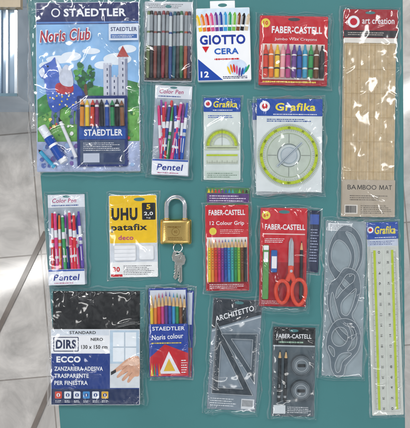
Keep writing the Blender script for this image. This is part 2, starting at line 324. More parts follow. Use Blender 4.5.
for i,c in enumerate(cs[:8]): b.poly(ell(228+i*2.6,72-2*math.sin(i),1.1,4.5,10,i*7-20),z+.2+i*.01,M(c,.4))
b.micro(222,77.5,247,80.5,2,z+.3,NV,.5); b.micro(214,59.5,240,62,1,z+.3,RED,.6)
b.build('cardboard_box',t)
# ================================================================ D red crayon box
t=thing('crayon_box','red crayon box with a window of thick crayons inside a loose clear bag','crayons',293,51,1.2,.2,'flat crayon boxes')
FR=M('#c91524',.3)
b=MB(); b.slab(259,17,327,86,0,3,FR,.4,1); z=3.08; b.poly(ell(293,20.5,6,1.7),z,M('#3a3f44'))
b.text('FABER-CASTELL',296,31,50,7,z+.05,WH,.03); b.poly(ell(264.8,24.5,4.5,4.5),z+.05,M('#e8d64a')); b.text('10',264.8,24.5,4.6,4,z+.13,RED,.03)
b.text('Jumbo Wax Crayons',295,40.5,42,3.4,z+.05,WH,.0); b.rect(262,45,324,80.5,z,M('#efe3da')); b.rect(259.6,80.5,326.4,85.4,z+.03,M('#a81b26')); b.micro(263,81.3,322,84.3,1,z+.08,M('#f2d94e'),.5)
b.build('cardboard_box',t)
for i,c in enumerate(['#d7432f','#e6772c','#e9c437','#e7a0a8','#b33a7a','#6a3d8a','#2f57a8','#3f9bbd','#3b9b57','#6e4a31','#2a2a2c']):
    r=MB(); x=265.4+i*5.55; C=M(c,.35); D=M('#f4efe6' if i%2 else '#2f3238',.4); dy=random.uniform(-.7,.7)
    r.rod((x,79,5.4),(x+random.uniform(-.5,.5),46.5+dy,5.4),[(0,.1,C),(0,2.3,C),(.2,2.5,C),(.25,2.5,D),(.3,2.5,C),(.66,2.5,D),(.7,2.4,C),(.82,2.3,C),(.86,1.4,C),(1,.9,C),(1,.1,C)]); r.build('crayon',t)
bag(t,255,13,332,90,8.4,3,1.8)
# ================================================================ E bamboo mat
t=thing('bamboo_mat','long bamboo slat mat in clear wrap with a red header card','mat',369.5,114,.8,.2)
b=MB(); b.slab(342,11,395,217,0,.8,M('#c9bda9'),.2,.8); b.build('backing_card',t)
b=MB(); cA=['#d6c19a','#dcc8a3','#cfb88f','#d8c49e','#e0cfae']; n=36
b.rect(343,39,394,181,1.9,M('#a58d68'))
for i in range(n):
    x=343+i*51/n; w=51/n; m=M(random.choice(cA),.5,var=.14,ns=120); zt=2.7+random.random()*.15
    b.add([(x+.05,39,2.0),(x+.05,181,2.0),(x+.3,181,zt),(x+.3,39,zt),(x+w-.3,39,zt),(x+w-.3,181,zt),(x+w-.05,181,2.0),(x+w-.05,39,2.0)],[(0,1,2,3),(3,2,5,4),(4,5,6,7)],m)
    if random.random()<.7:
        yy=random.uniform(50,170); b.rect(x+.3,yy,x+w-.3,yy+.7,zt+.05,M('#b89d72'))
for y in (46,70,94,118,142,172): b.rect(343,y-.2,394,y+.2,3.0,M('#bfa67c',.7))
b.build('bamboo_slats',t)
b=MB(); b.slab(341.5,10.5,395.5,39,1,3.2,M('#a31a26'),.3,1); b.slab(342,39,395,44,3.1,3.3,M('#e9e4da'),.1)
b.poly(ell(351.5,23,6,6),3.3,WH); b.poly(ell(351.5,23,3.6,3.6),3.38,M('#c8102e')); b.text('art creation',376,22,32,6,3.3,WH,.01); b.rect(342,31.5,395,38.5,3.3,M('#2f2c30')); b.micro(346,33,390,36.8,2,3.4,M('#d8d0c4'),.35); b.poly(ell(368,14,5,1.4),3.32,tm)
b.build('header_card',t)
b=MB(); b.slab(342.3,180,395.2,217,1,3.3,M('#b8ab98',var=.06),.3,.8)
TX=M('#1f1c19'); b.text('BA',352,187.5,8.6,4.6,3.4,TX); b.text('BOO',369.6,187.5,13.6,4.6,3.4,TX); b.text('AT',388.2,187.5,7.2,4.6,3.4,TX)
for mx in (359.8,381.6):   # the two letters M drawn as strokes
    for k,l in enumerate(((mx-2.1,189.8,mx-1.7,185.2),(mx-1.7,185.2,mx,189.4),(mx,189.4,mx+1.7,185.2),(mx+1.7,185.2,mx+2.1,189.8))): b.line(*l,.62,3.4+k*.01,TX)
b.micro(350,195,388,201,3,3.4,M('#5a5148'),.35); b.rect(345,205,358,214,3.4,M('#e2dcd2')); b.micro(361,205,392,214,5,3.4,M('#6a6258'),.35)
for i in range(13): b.rect(346+i*.85,206,346.4+i*.85+random.random()*.3,213,3.48,BK)
b.build('lower_label',t)
bag(t,338,6.5,399.5,220.5,3.8,4,1.1,'plastic_sleeve',soft=1.5,wl=12)
# ================================================================ F, I gel pen pouches
def penpouch(cx,cy,rot,label,cols,seed,z0,lean):
    t=thing('pen_pouch',label,'pens',cx,cy,rot,z0,'pouches of bright pens'); X=lambda x:x-172+cx; Y=lambda y:y-131+cy; rn=random.Random(seed)
    b=MB(); b.slab(X(153.5),Y(86),X(190.5),Y(176),0,.5,M('#a9b6c2',var=.3,ns=40),.15,1); b.slab(X(153.5),Y(86),X(190.5),Y(99),.5,.9,M('#dfe4ea'),.1)
    b.text('Color Pen',X(170),Y(92),24,4.2,1,M('#b0336e'),.01,0,.2); b.micro(X(157),Y(95.5),X(186),Y(98.2),1,1,M('#39589c'),.4); b.poly(ell(X(172),Y(88),3.5,1.1),1.0,tm)
    b.build('backing_card',t)
    for i,c in enumerate(cols):
        C=M(c,.26); xa=157.5+i*2.15+rn.uniform(-1.2,1.2); xb=cl(xa+lean*(6-i)*.45+rn.uniform(-6,6),157,187.5); x0_=X(cl(xa,157,187)); x1_=X(xb); r=MB(); Wt=M('#eceef2',.22); Cl=M('#d6dde5',.15,alpha=.8); zr=2.0+(i%3)*1.9
        p0=(x0_,Y(101+rn.random()*7),zr); p1=(x1_,Y(160+rn.random()*5),zr+.4); v=i%3
        if v==0: pr=[(0,.1,C),(0,1.0,C),(.06,1.6,C),(.34,1.65,Wt),(.52,1.65,Wt),(.56,1.85,C),(.94,1.8,C),(1,1.0,C),(1,.1,C)]
        elif v==1: pr=[(0,.1,C),(0,1.0,C),(.25,1.5,Wt),(.44,1.65,C),(.5,1.65,Cl),(.56,1.8,C),(.93,1.8,C),(1,1.0,C),(1,.1,C)]
        else: pr=[(0,.1,C),(0,1.0,Wt),(.03,1.5,C),(.3,1.6,Wt),(.42,1.65,C),(.52,1.85,C),(.72,1.8,Wt),(.76,1.8,C),(.95,1.7,C),(1,1.0,C),(1,.1,C)]
        r.rod(p0,p1,pr); q0=Vector(p0)+Vector((0,0,1.7)); q1=Vector(p1)+Vector((0,0,1.7)); r.rod(q0.lerp(q1,.6),q0.lerp(q1,.84),[(0,.1,Wt),(0,.4,Wt),(1,.4,Wt),(1,.1,Wt)],6)
        r.build('pen',t)
    b=MB(); b.slab(X(154),Y(160),X(190),Y(175.5),7.6,7.9,M('#eaedf3'),.1,.6); b.text('Pentel',X(172),Y(168),25,6.2,8,M('#1a3590'),.02,0,.15); b.micro(X(160),Y(172.6),X(184),Y(174.6),1,8,M('#b0336e'),.4); b.rect(X(154.3),Y(160.3),X(189.7),Y(162),7.98,M('#2f57ac')); b.build('front_label',t)
    bag(t,X(149.5),Y(83),X(194),Y(178.5),8.4,seed,1.8,'plastic_pouch',soft=1.8)
penpouch(172,131,2.5,'clear pouch of bright pens lying directly beneath the wallet of dark pens',['#d9367a','#7c3fa0','#c9182c','#1f57b8','#e0357f','#31418f','#d8242c','#2c9c56','#2540a8','#d22a55','#2878c8','#d9367a','#8a2f90','#1f57b8'],5,.6,1)
penpouch(67.5,239.5,-1.5,'clear pouch of bright pens alone at the left edge under the drawing set',['#1f6cc8','#d8202c','#e03a88','#21305f','#e8772a','#2f9f56','#2540a8','#8a3aa8','#e0305c','#1f5fbe','#e03a88','#d8202c','#2540a8','#5a3aa8'],6,.2,-1)
# ================================================================ G, H, O
YG=M('#b6ca26',.35); HB=M('#1148a6',.3)
def header(b,x0,y0,x1,y1,z,tw):
    b.slab(x0,y0,x1,y1,z,z+.4,HB,.15,.6); z+=.48; c=(x0+x1)/2; cy=(y0+y1)/2; q=min((y1-y0)*.3,(x1-x0)*.1)
    b.poly(ell(x0+(x1-x0)*.12,cy-1,q,q),z,WH); b.poly(ell(x0+(x1-x0)*.12,cy-1,q*.55,q*.55),z+.06,RED)
    b.text('Grafika',c+(x1-x0)*.09,cy-.5,tw,(y1-y0)*.46,z,M('#f4e03c'),.025,0,.1); b.micro(x0+(x1-x0)*.25,y1-2.6,x1-2,y1-.6,1,z,WH,.4)
t=thing('protractor_pack','small half round protractor on white card with blue header, in a sleeve','protractor',222,139,0,.25,'protractor packets')
b=MB(); b.slab(203.5,98,240.5,180,0,.6,M('#d9e1dd',var=.08,ns=30),.2,1); header(b,203.5,98,240.5,112,.6,24); b.micro(208,115,236,118.5,2,.72,M('#3a62b4'),.5); b.rect(205,171,239,179,.7,M('#c9d6cc')); b.micro(207,172.5,237,178,3,.78,M('#486a50'),.35); b.build('backing_card',t)
b=MB(); cx,cy=222,146; b.shape([ell(cx,cy,17,17,40,0,180,360)+[(cx+17,cy+4),(cx-17,cy+4)],ell(cx,cy-.5,8.5,8.5,24,0,182,358)],1,1.6,M('#dfe8c8',.15,alpha=.55)); b.ring(cx,cy,12.5,15.5,1.7,YG,180,360); b.ticks(cx,cy,14.6,16.6,60,1.78,BK,180,360,.15); b.ticks(cx,cy,11,12.2,36,1.78,BK,180,360,.15); b.line(cx-15,cy+2,cx+15,cy+2,.4,1.78,BK); b.line(cx,cy,cx,cy-17,.25,1.84,BK); b.build('protractor',t)
b=MB(); b.slab(206,154,238,164,1,1.6,M('#e3ead6',.15,alpha=.6),.1,.5); b.rect(206.5,154.5,237.5,156.2,1.7,YG)
for i in range(31): b.rect(207+i,160.5 if i%5==0 else 162,207.2+i,163.6,1.72,BK)
b.build('ruler',t)
bag(t,201,95,243,183,2.6,7,1.3,'plastic_sleeve',soft=1.3)
def circpack(cx0,cy0,rot,label,z0,seed,full):
    t=thing('protractor_pack',label,'protractor',cx0,cy0,rot,z0,'protractor packets'); dx=cx0-288; dy=cy0-146; X=lambda x:x+dx; Y=lambda y:y+dy
    b=MB(); b.slab(X(256),Y(100),X(321),Y(192),0,.7,M('#dfe5e5',var=.07,ns=30),.2,1); header(b,X(256),Y(100),X(321),Y(117),.7,40); b.micro(X(266),Y(119.5),X(312),Y(123),2,.82,M('#34589c'),.6)
    b.poly(ell(X(288),Y(156),21,21),.8,M('#d0d9d9')); b.build('backing_card',t)
    if full:
        b=MB(); cx,cy=X(288),Y(156); b.shape([ell(cx,cy,31.5,31.5,60),ell(cx,cy,11,11,30)],1.1,1.8,M('#dfe8d8',.12,alpha=.4)); b.ring(cx,cy,25.8,28.8,1.9,YG); b.ticks(cx,cy,28.6,31,120,1.98,BK,0,360,.16); b.ticks(cx,cy,24,25.3,72,1.98,BK,0,360,.14); b.ring(cx,cy,11,11.5,1.9,M('#4a5a5a')); b.ring(cx,cy,21.5,21.8,1.9,M('#6c8a40'))
        for k in range(12): a=math.radians(k*30-90); b.text(str(k*30),cx+27.2*math.cos(a),cy+27.2*math.sin(a),3.4 if k>3 else 2.4,1.8,2.05,BK,.0,k*30)
        b.line(cx-21,cy,cx-12,cy,.3,2.0,BK); b.line(cx+12,cy,cx+21,cy,.3,2.0,BK); b.line(cx,cy-21,cx,cy-12,.3,2.0,BK); b.line(cx,cy+12,cx,cy+21,.3,2.0,BK)
        b.shape([ell(cx,cy,8.2,8.2,30),ell(cx,cy,1,1,10)],1.9,2.3,M('#d6dfe4',.12,alpha=.5)); b.ring(cx,cy,7.6,8.1,2.36,M('#8fa3ad')); b.shape([[(cx-12.5,cy+10.5),(cx-11,cy+12),(cx+13.5,cy-12),(cx+12,cy-13.5)]],2.4,2.8,M('#c3d0d8',.12,alpha=.65)); b.line(cx-11,cy+10.6,cx+12.5,cy-12.4,.3,2.9,M('#3a4a54')); b.build('protractor',t)
    bag(t,X(252),Y(96.5),X(325),Y(196),3,seed,1.6,'plastic_sleeve',soft=1.5)
circpack(286,147.5,-2.8,'protractor packet mostly hidden behind the full circle protractor packet',.1,8,False)
circpack(288,146,.5,'full circle protractor with yellow green ring on white card, the front packet',5.0,9,True)
t=thing('ruler_pack','long clear ruler with yellow green edges and a small blue header at the right edge','ruler',385,318.5,-1.8,.2)
b=MB(); b.slab(369,222,400.5,415,0,.6,M('#d3d6ce',var=.08,ns=20),.2,.8); header(b,369,222,400.5,239,.6,21); b.rect(369.5,239.5,400,246,.7,M('#c9d2e2')); b.micro(372,240.5,398,245,3,.78,M('#30488a'),.4); b.build('backing_card',t)
b=MB(); b.slab(372,248,397.5,411,.9,1.7,M('#e6e9e0',.12,alpha=.6),.2,.8); b.rect(374.8,250,377.2,409,1.8,YG); b.rect(392.4,250,394.8,409,1.8,YG); b.rect(384,250,385.6,409,1.8,M('#cfd4ca'))
for i in range(151):
    y=252+i*1.04; l=2.4 if i%10==0 else (1.8 if i%5==0 else 1.1); b.rect(372.3,y,372.3+l,y+.2,1.88,BK); b.rect(397.2-l,y,397.2,y+.2,1.88,BK)
    if i%10==0: b.text(str(i//10*2),380.5,y,2.6,2.0,1.88,BK,.0,90); b.text(str(30-i//10*2),389,y,2.6,2.0,1.88,BK,.0,-90)
b.build('ruler',t)
bag(t,366.5,219.5,402.5,417.5,2.6,10,1.2,'plastic_sleeve',soft=1.2)
# ================================================================ J putty card
t=thing('putty_card','yellow and white hanging card of adhesive putty left of the brass padlock','adhesive putty',133.5,236,-1,.2)
YE=M('#f2c60c',.35); b=MB(); b.slab(109.5,195,157.5,277,0,.8,WH,.2,1.5); z=.9; b.rect(110,195.6,157,243,z,YE,1); b.poly(ell(140,199.5,5.5,1.8),z+.06,tm)
b.text('UHU',125,214,26,12.5,z+.06,BK,.05); b.text('patafix',129.5,228,36,8.5,z+.06,BK,.03); b.text('deco',126,237.5,15,4.6,z+.06,M('#b5307c'),.02)
b.rect(142.5,203,156,220,z+.06,BK,1); b.text('5',149,207,4,5,z+.12,YE,.03); b.text('2,0',149,214,9,4,z+.12,WH,.02); b.text('kg',149,218,4,1.8,z+.12,WH,0)
b.rect(110,243,157,262,z,M('#d5dbe2',var=.12)); b.rect(110,262,157,277,z,M('#f3f4f2')); b.text('30',116,269,7,5,z+.06,RED,.04); b.micro(123,265,154,275,6,z+.06,M('#3a3a40'),.35); b.rect(110.5,274,122,276.4,z+.06,RED)
b.build('backing_card',t)
b=MB(); b.slab(114,245,136,260.5,1,3,M('#f1f2f4',.5),.8,2); b.slab(139,245.5,154,260,1,2.8,M('#eceef0',.5),.8,2)
for k in range(1,4): b.rect(114.5,244.9+k*3.9,135.5,245.2+k*3.9,3.06,M('#b6bac0'))
b.build('putty_strip',t)
bag(t,107,192,160,280,3.6,11,1.3,'plastic_sleeve',soft=1.5)
# ================================================================ K padlock and keys
BR=M('#e9c577',.24,1.,.05,ns=60,bump=.1,bs=900); ST=M('#e4e7ea',.15,1.,.04); t=thing('padlock','brass padlock with a steel shackle lying on the teal table','padlock',176,220,0,.1)
b=MB()
def cush(x0,y0,x1,y1,z0,z1,mat,e):
    N=24; vs=[]
    for j in range(N+1):
        for i in range(N+1):
            u=2*i/N-1; v=2*j/N-1
            k=max(abs(u)**14,abs(v)**14); kk=1-.035*(abs(u*v)**6); vs.append(((x0+x1)/2+(x1-x0)/2*u*kk,(y0+y1)/2+(y1-y0)/2*v*kk,z1-e*(abs(u)**4)*.5-(z1-z0)*.5*k-.5*v*v))
    b.add(vs,[(j*(N+1)+i,(j+1)*(N+1)+i,(j+1)*(N+1)+i+1,j*(N+1)+i+1) for j in range(N) for i in range(N)],mat,True)
b.slab(160.8,219.2,191.4,243.9,0,4.6,BR,.2,1.8); cush(160.7,219,191.5,244,1,9,BR,2.2)
DKB=M('#7a5a20',.5,.7); b.ring(176,231.5,3.6,3.95,9.03,DKB); b.micro(168,226,184,227.6,1,9.03,DKB,.6); b.micro(168.5,236.5,183.5,239.5,2,9.02,DKB,.4); b.text('40',176,231.5,3.6,3,9.03,DKB,.0); b.build('padlock_body',t)
b=MB(); P=[(167,222,4.5),(167,212,4.5),(167,207,4.5)]+[(176+9*math.cos(a),206+9*math.sin(a),4.5) for a in [math.pi+math.pi*i/18 for i in range(1,18)]]+[(185,207,4.5),(185,212,4.5),(185,222,4.5)]
b.path(P,2.55,ST,20); b.path([(167,219.4,4.5),(167,218,4.5)],3.2,BR); b.path([(185,219.4,4.5),(185,218,4.5)],3.2,BR); b.build('shackle',t)
t=thing('key_ring','thin steel split ring just under the padlock body','ring',178,248,0,.1)
b=MB(); b.path([(178+4.4*math.cos(a),247.6+4.4*math.sin(a),3+1.3*math.sin(a)) for a in [2*math.pi*i/36 for i in range(36)]],.55,ST,8,True); b.build('steel_loop',t)
def key(cx,cy,rot,label,z):
    t=thing('key',label,'key',cx,cy,rot,z,'padlock keys'); K=M('#d5d3ca',.2,1.,.06,bump=.2,bs=700); b=MB(); Y=lambda y:cy+y
    out=[(cx-1.9,Y(5.6)),(cx-4.3,Y(4.3)),(cx-5.6,Y(0)),(cx-4.6,Y(-4.3)),(cx,Y(-5.6)),(cx+4.6,Y(-4.3)),(cx+5.6,Y(0)),(cx+4.3,Y(4.3)),(cx+1.9,Y(5.6)),(cx+1.9,Y(8)),(cx+1.9,Y(21)),(cx,Y(23)),(cx-1.9,Y(21)),(cx-1.9,Y(19.6)),(cx-.8,Y(18.6)),(cx-1.9,Y(17.4)),(cx-.6,Y(16)),(cx-1.9,Y(14.5)),(cx-.8,Y(13)),(cx-1.9,Y(11.5)),(cx-1.9,Y(8))]
    b.shape([out,ell(cx,Y(-3),1.6,1.6,14)],.2,1.4,K,.15); b.rect(cx+.1,Y(8),cx+.6,Y(20),1.46,M('#77766f',.4,.8)); b.rect(cx-2.8,Y(.5),cx+2.8,Y(3),1.46,M('#98978f',.4,.8),.5); b.build('key_blade',t)
key(177.6,256.5,6,'steel key lying underneath, its bit pointing slightly left, below the padlock',.2)
key(180,259.5,-1,'steel key lying on top, its bit pointing straight down, below the padlock',2.0)
# ================================================================ L colouring pencil packs
GRP=['#e7c92f','#e08a2b','#d33d2b','#c5286a','#7a3a92','#2c4f9e','#2e86c1','#3aa6a0','#2f8f4e','#88b83a','#7b4b2a','#2a2a2d']
t=thing('pencil_pack','pencil packet in green and violet peeking out above the red colouring pencil box','coloured pencils',227.5,235,.6,.1,'coloured pencil packets')
b=MB(); b.slab(206,188,249,284,0,2.4,M('#4a7c4c',var=.15),.3,1)
for i,c in enumerate(GRP): b.poly([(207+i*3.4,193),(208.4+i*3.4,188.8),(209.8+i*3.4,193)],2.5,M(c))
b.rect(206.4,193.6,248.6,203,2.5,M('#5d3f78',var=.3)); b.micro(209,195,246,202,3,2.6,M('#e6d9ec'),.4); b.build('cardboard_box',t)
bag(t,204.5,186.5,250.5,287,2.6,33,.5,'plastic_sleeve',soft=.5)
t=thing('pencil_box','red box of twelve colouring pencils right of the padlock','coloured pencils',226.5,247,-.6,4.2,'coloured pencil packets')
b=MB(); b.slab(205.5,205,248.5,290,0,1.2,FR,.3,1); z=1.3; b.text('FABER-CASTELL',227,212.5,36,5.4,z,WH,.025); b.text('12 Colour Grip',227,223.5,34,5,z,WH,.01); b.poly(ell(213,231,3.6,3.6),z,M('#e8d64a')); b.micro(220,229,245,234,3,z,M('#f6c9c6'),.4)
b.rect(207,237,247,281,z,M('#f0e9e4')); b.rect(206,281,248,289.4,z+.03,M('#a21a24')); b.micro(209,283,245,288,3,z+.08,WH,.35); b.build('cardboard_box',t)
WD=M('#dcb680',.5)
for i,c in enumerate(GRP):
    r=MB(); x=209.2+i*3.24; C=M(c,.3); r.rod((x,281,2.9),(x+random.uniform(-.25,.25),238.5+random.uniform(-.4,.8),2.9),[(0,.1,C),(0,1.55,C),(.8,1.55,WD),(.93,.6,C),(1,.1,C)],6)
    for k in range(8): r.poly(ell(x,250+k*2.6,.4,.4,8),4.36,M('#22252a'))
    r.build('pencil',t)
bag(t,203,202,251,292.5,4.8,12,1.1,'plastic_sleeve',soft=1.2)
# ================================================================ M scissors pack
t=thing('stationery_packet','dark navy packet showing only as a strip behind the red scissors card','packet',303,241,2,.1)
b=MB(); b.slab(286,210,319,272,0,1.2,M('#1d2747'),.2,1); b.rect(309,214,318,224,1.3,M('#3c5cab')); b.micro(310,228,318,262,12,1.3,M('#aab4d0'),.35); b.build('backing_card',t); bag(t,284,207.5,321,275,1.9,13,.4)
t=thing('scissors_pack','red card carrying orange red scissors and small drawing tools in a clear bag','scissors',285,259,1,2.4)
b=MB(); b.slab(259.5,208,306,306,0,.9,FR,.2,1); z=1; b.poly(ell(283,212,5.5,1.7),z,tm); b.poly(ell(265,215.5,4.2,4.2),z,M('#ead84c')); b.text('6+',265,215.5,5,4,z+.06,RED,.02)
b.text('FABER-CASTELL',284,227,40,5.6,z,WH,.025); b.rect(262,233.5,304,234.6,z,M('#f2c9c4')); b.micro(264,238,284,243,3,z,WH,.4); b.rect(260,262,305.4,305.5,z,M('#a51a26'))
b.micro(262,300,284,304,3,z+.06,M('#f3dcdc'),.35); b.build('backing_card',t)
b=MB(); b.slab(262.5,245,268.5,299,1.1,2.8,M('#5f9c54',.3),.6,1.4); b.rect(263.4,252,267.6,262,2.9,WH); b.slab(263,245.5,268,250,2.8,3.2,WH,.1); b.build('glue_pen',t)
b=MB(); b.slab(270.5,250,276.5,272,1.1,4.2,M('#2e66b0',.3),.5,1); b.rect(271,256,276,268,4.3,WH); b.build('eraser',t)
b=MB(); b.rod((300.5,298,3),(300.5,240,3),[(0,.1,BK),(0,1.6,M('#2a2c30',.3)),(.84,1.6,WD),(.96,.5,BK),(1,.1,BK)],6); b.build('pencil',t)
q=bpy.data.objects.new('scissors',None); COL.objects.link(q); q.parent=t; CEN[q.name]=CEN[t.name]
for s in (-1,1):
    b=MB(); bl=[(290-s*2.2,272),(290-s*2.6,262),(290+s*.4,237),(290+s*2.2,242),(290+s*2.6,262),(290+s*2.8,274)]
    b.prism(bl,3.2+(s>0)*1,4.0+(s>0)*1,M('#d3d7da',.2,.9)); b.build('blade',q); OR=M('#e0401c',.28); b=MB()
    ry,rx=(12.5,6.8) if s>0 else (11,6.3); cx,cy=290-s*-8.2,291
    b.path([(cx+rx*math.cos(a)*(1-.12*math.sin(a)),cy+ry*math.sin(a),5) for a in [2*math.pi*i/32 for i in range(32)]],2.0,OR,10,True)
    b.path([(290-s*1.4,265,5),(290-s*.2,272,5),(290+s*3.5,280,5)],[1.7,2.8,2.4],OR,10); b.build('handle',q)
b=MB(); b.rod((290,270,5.5),(290,270,8),[(0,1.6,ST),(1,1.4,ST),(1,.1,ST)]); b.build('rivet',q)
bag(t,255.5,205,310,313,8,14,1.6,soft=2)
# ================================================================ N French curves
t=thing('french_curve_set','three smoky grey French curve templates overlapping in a long clear bag','drawing templates',343.5,299,1.6,.2)
b=MB(); b.slab(323.5,221,364,376,0,.4,M('#94a2a8',.4,var=.18,ns=40),.1,1); b.rect(326,223.5,350,231,.5,M('#e6eaec')); b.micro(328,224.5,348,230,4,.56,M('#4a5560'),.35); b.build('backing_sheet',t)
FCM=M('#6f7f8a',.1,var=.04,alpha=.42); FCE=M('#e6edf1',.15,alpha=.8)
def grow(P,k):
    cx=sum(p[0] for p in P)/len(P); cy=sum(p[1] for p in P)/len(P); return [(cx+(x-cx)*k,cy+(y-cy)*k) for x,y in P]
def fc(cx,cy,sx,sy,rot,z,kind):
    c,s=math.cos(math.radians(rot)),math.sin(math.radians(rot)); T=lambda P:[(cx+x*sx*c-y*sy*s,cy+x*sx*s+y*sy*c) for x,y in P]
    if kind==0:
        O=[(-.25,-1.22),(.35,-1.15),(.82,-.7),(.92,-.05),(.7,.45),(.62,.8),(.72,1.1),(.4,1.27),(-.05,1.1),(-.45,.75),(-.85,.3),(-.92,-.3),(-.7,-.85)]
        HS=[[(-.1,-1.0),(.3,-.92),(.66,-.5),(.74,0),(.5,.5),(.32,.62),(.46,.3),(.52,-.05),(.42,-.4),(.15,-.72)],[(-.48,-.68),(-.05,-.56),(.3,-.18),(.26,.24),(-.05,.5),(-.45,.36),(-.74,0),(-.72,-.42)],[(-.2,.66),(.1,.75),(.5,1.0),(.4,1.12),(.05,.97)]]
    elif kind==1:
        O=[(-.6,-1.2),(-.1,-1.27),(.35,-.95),(.75,-.75),(.93,-.2),(.8,.45),(.45,.95),(0,1.25),(-.45,1.1),(-.55,.7),(-.35,.35),(-.6,.05),(-.88,-.45),(-.85,-.95)]
        HS=[grow(h,1.1) for h in ([(-.55,-1.0),(-.2,-1.02),(.1,-.78),(.35,-.55),(.4,-.3),(.1,-.5),(-.25,-.68),(-.5,-.8)],[(-.62,-.5),(-.25,-.35),(.14,-.1),(.16,.22),(-.12,.3),(-.4,0)],[(.6,-.4),(.74,0),(.57,.5),(.2,.85),(-.15,1.02),(-.3,.87),(0,.62),(.33,.35),(.46,0)])]
    else:
        O=[(0,-1.27),(.55,-1.1),(.9,-.6),(.88,0),(.6,.4),(.35,.75),(.3,1.15),(-.05,1.28),(-.4,1.0),(-.6,.5),(-.9,.1),(-.92,-.55),(-.6,-1.1)]
        HS=[[(.05,-1.07),(.45,-.92),(.7,-.5),(.66,-.1),(.3,.1),(.45,-.3),(.3,-.75)],ell(-.25,-.45,.45,.42,20),[(.55,.2),(.15,.58),(.08,1.0),(-.1,1.08),(-.25,.8),(-.14,.38),(.15,.2)],[(-.74,-.0),(-.45,.12),(-.36,.42),(-.5,.38),(-.74,.14)]]
    b=MB(); SP=[T(catm(O,6))]+[T(catm(h,6)) if len(h)<18 else T(h) for h in HS]; b.shape(SP,z,z+.8,FCM,.1)
    for P in SP: b.path([(x,y,z+.75) for x,y in P],.24,FCE,6,True)
    b.build('french_curve',t)
fc(343.5,259,18.5,27,4,.6,0); fc(344.5,305,-18.5,29,-5,1.6,1); fc(343,347,18,23,8,2.6,2)
bag(t,320.5,217.5,367.5,380,4.4,15,1.4,wl=16,soft=2)
# ================================================================ P film pack
t=thing('window_screen_pack','wide plastic packet with folded black mesh above a printed blue and white label','window screen',97,346,0,.2)
b=MB(); n=30; vs=[];fs=[]
for j in range(n+1):
    for i in range(61):
        x=53+i*87/60; y=291+j*44/n; e=min(1,min(x-53,140-x,y-291)/5); vs.append((x,y,.2+3.6*max(0,e)**.5+.9*noise.noise(Vector((x/14,y/5,3)))+.6*noise.noise(Vector((x/5,y/9,1)))))
for j in range(n):
    for i in range(60): q=j*61+i; fs.append((q,q+61,q+62,q+1))
b.add(vs,fs,M('#0f1012',.5,var=.3,ns=300,bump=.6,bs=1500),True); b.build('folded_mesh',t)
b=MB(); b.slab(52.5,328,140.5,403,5.6,6.2,WH,.15,.8); z=6.3; DB=M('#103784',.35); DK=M('#14244e')
b.rect(53,328.5,110,334,z,M('#dbe2ea')); b.text('STANDARD',84,331.3,26,3,z+.06,BK,.02)
b.rect(55,335.6,80,350,z+.04,DK,1); b.rect(55.8,336.4,79.2,349.2,z+.1,WH,.6); b.text('DIRS',67.5,342.8,20,9,z+.16,DK,.04); b.text('NERO',98,338,12,3,z+.06,BK,.02); b.text('130 x 150 cm',95.5,345.5,26,3.8,z+.06,BK,.02)
b.rect(53,352,140,402.5,z,DB); b.text('ECCO',70,357.8,24,6.2,z+.1,WH,.045)
for k,(s_,w) in enumerate((('ZANZARIERA ADESIVA',48),('TRASPARENTE',34),('PER FINESTRA',33))): b.text(s_,56+w/2,367+k*7,w,4.2,z+.1,WH,.025)
b.rect(53,387,140,402.5,z+.05,M('#0f2855'))
for k in range(6):
    x=60+k*9.2; b.rect(x-3.4,389.5,x+3.4,396.5,z+.1,M(['#d94a34','#e8edf4','#e8edf4','#3d8fd0','#e8edf4','#e3b23a'][k]),.8); b.poly(ell(x,393,1.9,1.9,12),z+.18,M('#1c3f82' if k else '#f3f3f3')); b.rect(x-.5,391.8,x+.5,394.4,z+.24,WH if k else RED); b.micro(x-3,398,x+3,400.6,2,z+.1,WH,.45)
b.rect(111,329,140,386,z+.14,M('#bdd2e2',var=.1)); b.rect(114,331,137,360,z+.2,M('#eef4f8',var=.06)); b.rect(125,331,126.2,360,z+.26,M('#b9c7d2')); b.rect(114,345,137,346.2,z+.29,M('#b9c7d2')); b.rect(111,362,140,386,z+.2,M('#dde2e5',var=.1))
HN=[(140,356),(134,355),(127,358),(120,364),(114,369),(113.5,371.5),(118,370),(123,368),(118,374),(119,376),(124,372.5),(129,369.5),(123,377),(124.5,379),(130,374),(128,379.5),(130,380.5),(135,375),(140,373)]
b.poly(catm(HN,5),z+.34,M('#dba88a',.5,var=.2,ns=120)); b.poly(catm([(139.8,357.5),(134,356.5),(128,359.5),(123,364),(130,363),(136,364),(139.8,362)],5),z+.38,M('#ecc4aa',.5,var=.12))
for l in ((123,368,128,364),(124,372.5,129,369.5),(130,374,133,370.5)): b.line(*l,.35,z+.42,M('#a87358'))
b.poly([(112,370),(117,367.5),(117,370.5),(112,373.4)],z+.46,M('#26272a')); b.build('printed_label',t)
bag(t,47,286.5,147.5,405.5,7.2,16,2.3,wl=16,dens=1.2)
